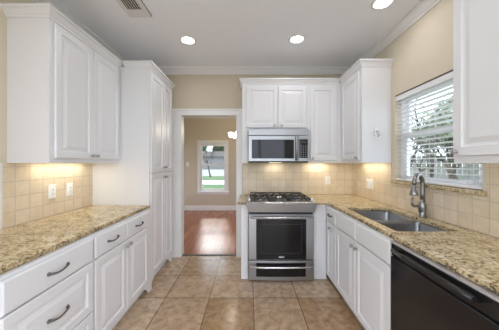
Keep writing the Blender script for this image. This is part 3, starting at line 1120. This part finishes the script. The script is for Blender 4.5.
# ------------------------------------------------------------------ ceiling lights and vent
def can_light(x, y, label):
    t = thing('recessed_light', label, 'ceiling light', (x, y, ZC), 'recessed ceiling lights')
    b = B()
    n = 28
    prof = [(.094, 0.0004), (.094, .004), (.088, .008), (.070, .008), (.066, .003), (.066, .0004)]
    rs = [[b.bm.verts.new((x + r * math.cos(2 * math.pi * k / n), y + r * math.sin(2 * math.pi * k / n), ZC - h)) for k in range(n)] for r, h in prof]
    for r, s in zip(rs, rs[1:] + rs[:1]):
        for k in range(n):
            b.quad(r[k], r[(k + 1) % n], s[(k + 1) % n], s[k], True)
    b.build('trim_ring', M['trim'], t)
    B().lathe((x, y, ZC - .0004), (0, 0, -1), [(0, .064), (.0025, .064), (.003, .056)], 28).build('lens', M['lens'], t)
    l = bpy.data.lights.new('can_lamp', 'AREA')
    l.shape = 'DISK'
    l.size = .13
    l.energy = CAN_POWER
    l.color = (0.92, .93, 1.0)
    lo_ = bpy.data.objects.new('can_lamp', l)
    COL.objects.link(lo_)
    lo_.parent = t
    lo_.location = (0, 0, -.0045)
    return t


can_light(-.680, 2.454, 'lit recessed ceiling light nearest the pantry')
can_light(.530, 2.434, 'lit recessed ceiling light above and right of the microwave')
can_light(1.142, 1.875, 'lit recessed ceiling light over the sink, at the top edge')
for x, y in ((-.68, 1.0), (.53, 1.0), (-.68, -.6), (.53, -.6), (-.68, -2.0), (.53, -2.0)):  # extra lamps out of view, added to raise the kitchen brightness
    can_light(x, y, 'unseen recessed ceiling light added to brighten the kitchen')

t = thing('ceiling_vent', 'grey ceiling air vent with dark louvers', 'vent', (-1.01, 1.88, ZC))
F = FU(ZC)
vx0, vx1, vy0, vy1 = -1.115, -.905, 1.69, 2.055
B().rings(F, vx0, vx1, vy0, vy1, [(0, .0005), (0, .004), (.006, .009), (.036, .009)]).build('backing', M['dark'], t)
b = B()
b.fbox(F, vx0, vx0 + .042, vy0, vy1, .0092, .014).fbox(F, vx1 - .042, vx1, vy0, vy1, .0092, .014)
b.fbox(F, vx0 + .042, vx1 - .042, vy0, vy0 + .10, .0092, .014).fbox(F, vx0 + .042, vx1 - .042, vy1 - .105, vy1, .0092, .014)
b.build('frame', M['vent'], t, bevel=.002)
b = B()
for k in range(6):
    x = vx0 + .052 + k * .0212
    b.fbox(F, x, x + .006, vy0 + .10, vy1 - .105, .0105, .0125)
b.build('louvers', M['vent'], t)


def strip_light(name, label, x0, x1, y0, y1, z, power, col=(1, .95, .83)):
    t = thing(name, label, 'under-cabinet light', ((x0 + x1) / 2, (y0 + y1) / 2, z))
    B().box(x0, x1, y0, y1, z - .014, z - .0005).build('housing', M['trim'], t, bevel=.003)
    B().box(x0 + .006, x1 - .006, y0 + .006, y1 - .006, z - .0165, z - .0142).build('lens', M['warmlens'], t)
    l = bpy.data.lights.new('strip_lamp', 'AREA')
    l.shape = 'RECTANGLE'
    l.size = x1 - x0 - .014
    l.size_y = y1 - y0 - .014
    l.energy = power
    l.color = col
    o = bpy.data.objects.new('strip_lamp', l)
    COL.objects.link(o)
    o.parent = t
    o.location = (0, 0, -.0185)
    return t


strip_light('under_cabinet_light', 'lit light strip under the left wall cabinet', XL + .06, XL + .12, 1.72, 2.25, 1.391, .65)
strip_light('under_cabinet_light', 'lit light strip under the corner wall cabinet by the sink window', XR - .12, XR - .06, 2.42, 2.92, 1.391, .6)
strip_light('under_cabinet_light', 'lit light strip under the narrow wall cabinet right of the microwave', .84, 1.14, YB - .13, YB - .07, 1.391, .5)
strip_light('cooktop_light', 'lit cooktop lamp under the microwave', .28, .46, YB - .15, YB - .09, 1.394, .35)

# hook on the side of the corner cabinet
hk = thing('wall_hook', 'small nickel hook on the side of the corner wall cabinet', 'hook', (1.365, 2.357, 1.70))
F = FB(2.3578)
B().rings(F, 1.350, 1.380, 1.660, 1.735, [(0, .0002), (0, .003), (.003, .005)]).build('back_plate', M['handle'], hk)
B().tube([F(1.365, 1.72, .005), F(1.365, 1.705, .018), F(1.365, 1.675, .026), F(1.365, 1.655, .036), F(1.365, 1.665, .050), F(1.365, 1.695, .055)], [.009, .009, .010, .010, .010, .011], 10).build('hook_arm', M['handle'], hk)

# ------------------------------------------------------------------ blinds on the sink window
bl = thing('window_blind', 'white slatted blind lowered over the sink window', 'blind', (XR + .028, 1.873, WZ1))
y0, y1 = WY0 + .008, WY1 - .008
B().box(XR + .012, XR + .052, y0, y1, WZ1 - .050, WZ1 - .004).build('headrail', M['blindrail'], bl, bevel=.002)
B().box(XR + .001, XR + .010, y0 - .004, y1 + .004, WZ1 - .064, WZ1 - .012).build('valance', M['blindrail'], bl, bevel=.003)
B().box(XR - .002, XR + .03, y0 - .004, y1 + .004, WZ1 - .0105, WZ1 - .0010).build('top_bracket', M['bronze'], bl)
b = B()
zz = WZ1 - .085
ns = 0
while zz > WZ0 + .05:
    tl = -.003
    b.hexa([(XR + .006, y0, zz - tl), (XR + .050, y0, zz + tl), (XR + .050, y1, zz + tl), (XR + .006, y1, zz - tl),
            (XR + .006, y0, zz - tl + .003), (XR + .050, y0, zz + tl + .003), (XR + .050, y1, zz + tl + .003), (XR + .006, y1, zz - tl + .003)])
    zz -= .0415
b.build('slats', M['blind'], bl)
B().box(XR + .004, XR + .052, y0, y1, WZ0 + .004, WZ0 + .022).build('bottom_rail', M['blind'], bl, bevel=.003)
b = B()
for y in (y0 + .10, (y0 + y1) / 2, y1 - .10):
    for x in (XR + .0045, XR + .0525):
        b.tube([(x, y, WZ0 + .02), (x, y, WZ1 - .05)], .0012, 6)
b.build('ladder_cord', M['blind'], bl)

# raised blind on the far window
bl = thing('window_blind', 'raised white blind bunched at the top of the far window', 'blind', (-1.045, YD1 + .03, fz1))
b = B()
for k in range(7):
    z = fz1 - .005 - k * .013
    b.box(fx0 + .008, fx1 - .008, YD1 + .004, YD1 + .028, z - .011, z)
b.build('slats', M['blind'], bl)

# ------------------------------------------------------------------ chandelier in the far room
hx, hy, hz = -.235, 5.0, 1.98
ch = thing('chandelier', 'small chandelier with lit white shades beyond the doorway', 'chandelier', (hx, hy, ZC))
B().lathe((hx, hy, ZC - .0005), (0, 0, -1), [(0, .06), (.012, .06), (.03, .02)], 18).tube([(hx, hy, ZC - .02), (hx, hy, hz - .05)], .007, 8).lathe((hx, hy, hz - .05), (0, 0, -1), [(0, .012), (.03, .03), (.06, .022), (.09, .006)], 16).build('stem', M['brass'], ch)
for k in range(5):
    a = math.radians(198 + 72 * k)
    cx, sy = math.cos(a), math.sin(a)
    pts = [(hx + cx * r, hy + sy * r, hz + dz) for r, dz in ((.015, -.075), (.06, -.10), (.12, -.10), (.17, -.07), (.18, -.03))]
    ar = B().tube(pts, .006, 8).build('arm', M['brass'], ch)
    B().lathe((hx + cx * .18, hy + sy * .18, hz - .03), (0, 0, 1), [(0, .022), (.02, .04), (.06, .055), (.10, .062), (.105, .055)], 16).build('shade', M['lens'], ar)
    l = bpy.data.lights.new('shade_lamp', 'POINT')
    l.energy = 2.5
    l.color = (1, .88, .7)
    l.shadow_soft_size = .05
    lo_ = bpy.data.objects.new('shade_lamp', l)
    COL.objects.link(lo_)
    lo_.parent = ch
    lo_.location = (cx * .18, sy * .18, hz + .15 - ZC)


# ------------------------------------------------------------------ trees, house, fence outside
def tree(x, y, h, r, label, leaves, lmat, spread=1.0, lean=(0, 0), lsz=1.0, seed=1):
    rnd = random.Random(seed)
    t = thing('tree', label, 'tree', (x, y, GZ), None)
    b = B()
    ends = []

    def limb(p, d, ln, rr, lv):
        q = p
        pts, rad = [p], [rr]
        for k in range(4):
            d = (d + Vector((rnd.uniform(-.22, .22), rnd.uniform(-.22, .22), rnd.uniform(-.05, .14)))).normalized()
            q = q + d * ln / 4
            pts.append(q)
            rad.append(rr * (1 - .16 * (k + 1)))
        b.tube(pts, rad, 7)
        if lv == 0:
            ends.extend(pts[2:])
            return
        for k in range(4 if lv > 1 else 3):
            a = rnd.uniform(0, 6.28)
            nd = (d * .7 + Vector((math.cos(a), math.sin(a), rnd.uniform(.0, .5))) * .75 * spread).normalized()
            limb(pts[rnd.choice((2, 3, 4))], nd, ln * rnd.uniform(.55, .75), rr * .5, lv - 1)
    limb(Vector((x, y, GZ - .02)), Vector((lean[0], lean[1], 1)).normalized(), h * .42, r, 3)
    b.build('trunk', M['bark'], t)
    b = B()
    for _ in range(leaves):
        c0 = rnd.choice(ends) + Vector((rnd.gauss(0, .35), rnd.gauss(0, .35), rnd.gauss(0, .3))) * (h / 7)
        s = rnd.uniform(.035, .09) * (h / 7) * lsz
        u = Vector((rnd.uniform(-1, 1), rnd.uniform(-1, 1), rnd.uniform(-1, 1))).normalized()
        v = u.orthogonal().normalized()
        w = u.cross(v)
        vs = [b.bm.verts.new(c0 + v * s), b.bm.verts.new(c0 + w * s * .5 + u * s * .2), b.bm.verts.new(c0 - v * s), b.bm.verts.new(c0 - w * s * .5)]
        b.bm.faces.new(vs)
    if leaves:
        fo = b.build('foliage', lmat, t, recalc=False)
        fo['kind'] = 'stuff'
    return t


tree(4.3, 4.2, 4.2, .075, 'leaning bare branched tree nearest the sink window', 350, M['leafpale'], 1.0, (-.10, .75), seed=3)
tree(5.6, 5.2, 4.6, .085, 'second leaning bare branched tree outside the sink window', 450, M['leafpale'], 1.0, (-.15, .65), seed=5)
tree(7.2, 8.2, 5.0, .10, 'bare branched tree behind the leaning one outside the sink window', 900, M['leafpale'], 1.1, (-.30, -.1), seed=8)
tree(12.0, 12.8, 7.0, .13, 'pale leafy tree at the garden fence outside the sink window', 9000, M['leafpale'], 1.1, lsz=2.2, seed=12)
tree(19.5, 19.5, 9.0, .18, 'broad pale tree beyond the garden fence outside the sink window', 9000, M['leafpale'], 1.1, lsz=2.4, seed=21)
tree(-4.2, 24.0, 5.0, .09, 'slim young street tree at the lawn edge in the far window', 260, M['leaf'], seed=31)
k = 0
for x, y, h, w_ in ((-14.0, 62, 7.5, 'at the left of the far window'), (-10, 70, 8.5, 'in the middle of the far window'), (-5.5, 62, 7.5, 'at the right of the far window')):
    tree(x, y, h, .35, 'dark tree behind the grey house ' + w_, 5000, M['leaf'], .9, lsz=3.2, seed=40 + k)
    k += 1
h = thing('house', 'low grey house across the street in the far window', 'house', (-14, 54, GZ))
B().box(-40, 14, 53, 57, GZ, 2.9).build('wall', M['siding'], h)
b = B().hexa([(-41, 52.4, 2.9), (15, 52.4, 2.9), (15, 57.6, 2.9), (-41, 57.6, 2.9), (-39, 54.6, 4.3), (13, 54.6, 4.3), (13, 55.4, 4.3), (-39, 55.4, 4.3)])
b.build('roof', M['roofs'], h)
fn = thing('garden_fence', 'pale board fence across the garden outside the sink window', 'fence', (16, 18, GZ))
b = B()
for k in range(90):
    t_ = k / 90
    x, y = 4 + 20 * t_, 22 - 14 * t_
    dxx, dyy = 20 / 90 * .46, -14 / 90 * .46
    b.hexa([(x - dxx, y - dyy, GZ), (x + dxx, y + dyy, GZ), (x + dxx + .02, y + dyy + .02, GZ), (x - dxx + .02, y - dyy + .02, GZ),
            (x - dxx, y - dyy, 1.9), (x + dxx, y + dyy, 1.9), (x + dxx + .02, y + dyy + .02, 1.9), (x - dxx + .02, y - dyy + .02, 1.9)])
b.build('boards', M['fence'], fn)
b = B()
for z in (.3, 1.5):
    b.hexa([(4 + .05, 22 + .05, z), (24 + .05, 8 + .05, z), (24 + .1, 8 + .1, z), (4 + .1, 22 + .1, z), (4 + .05, 22 + .05, z + .09), (24 + .05, 8 + .05, z + .09), (24 + .1, 8 + .1, z + .09), (4 + .1, 22 + .1, z + .09)])
b.build('rails', M['fence'], fn)
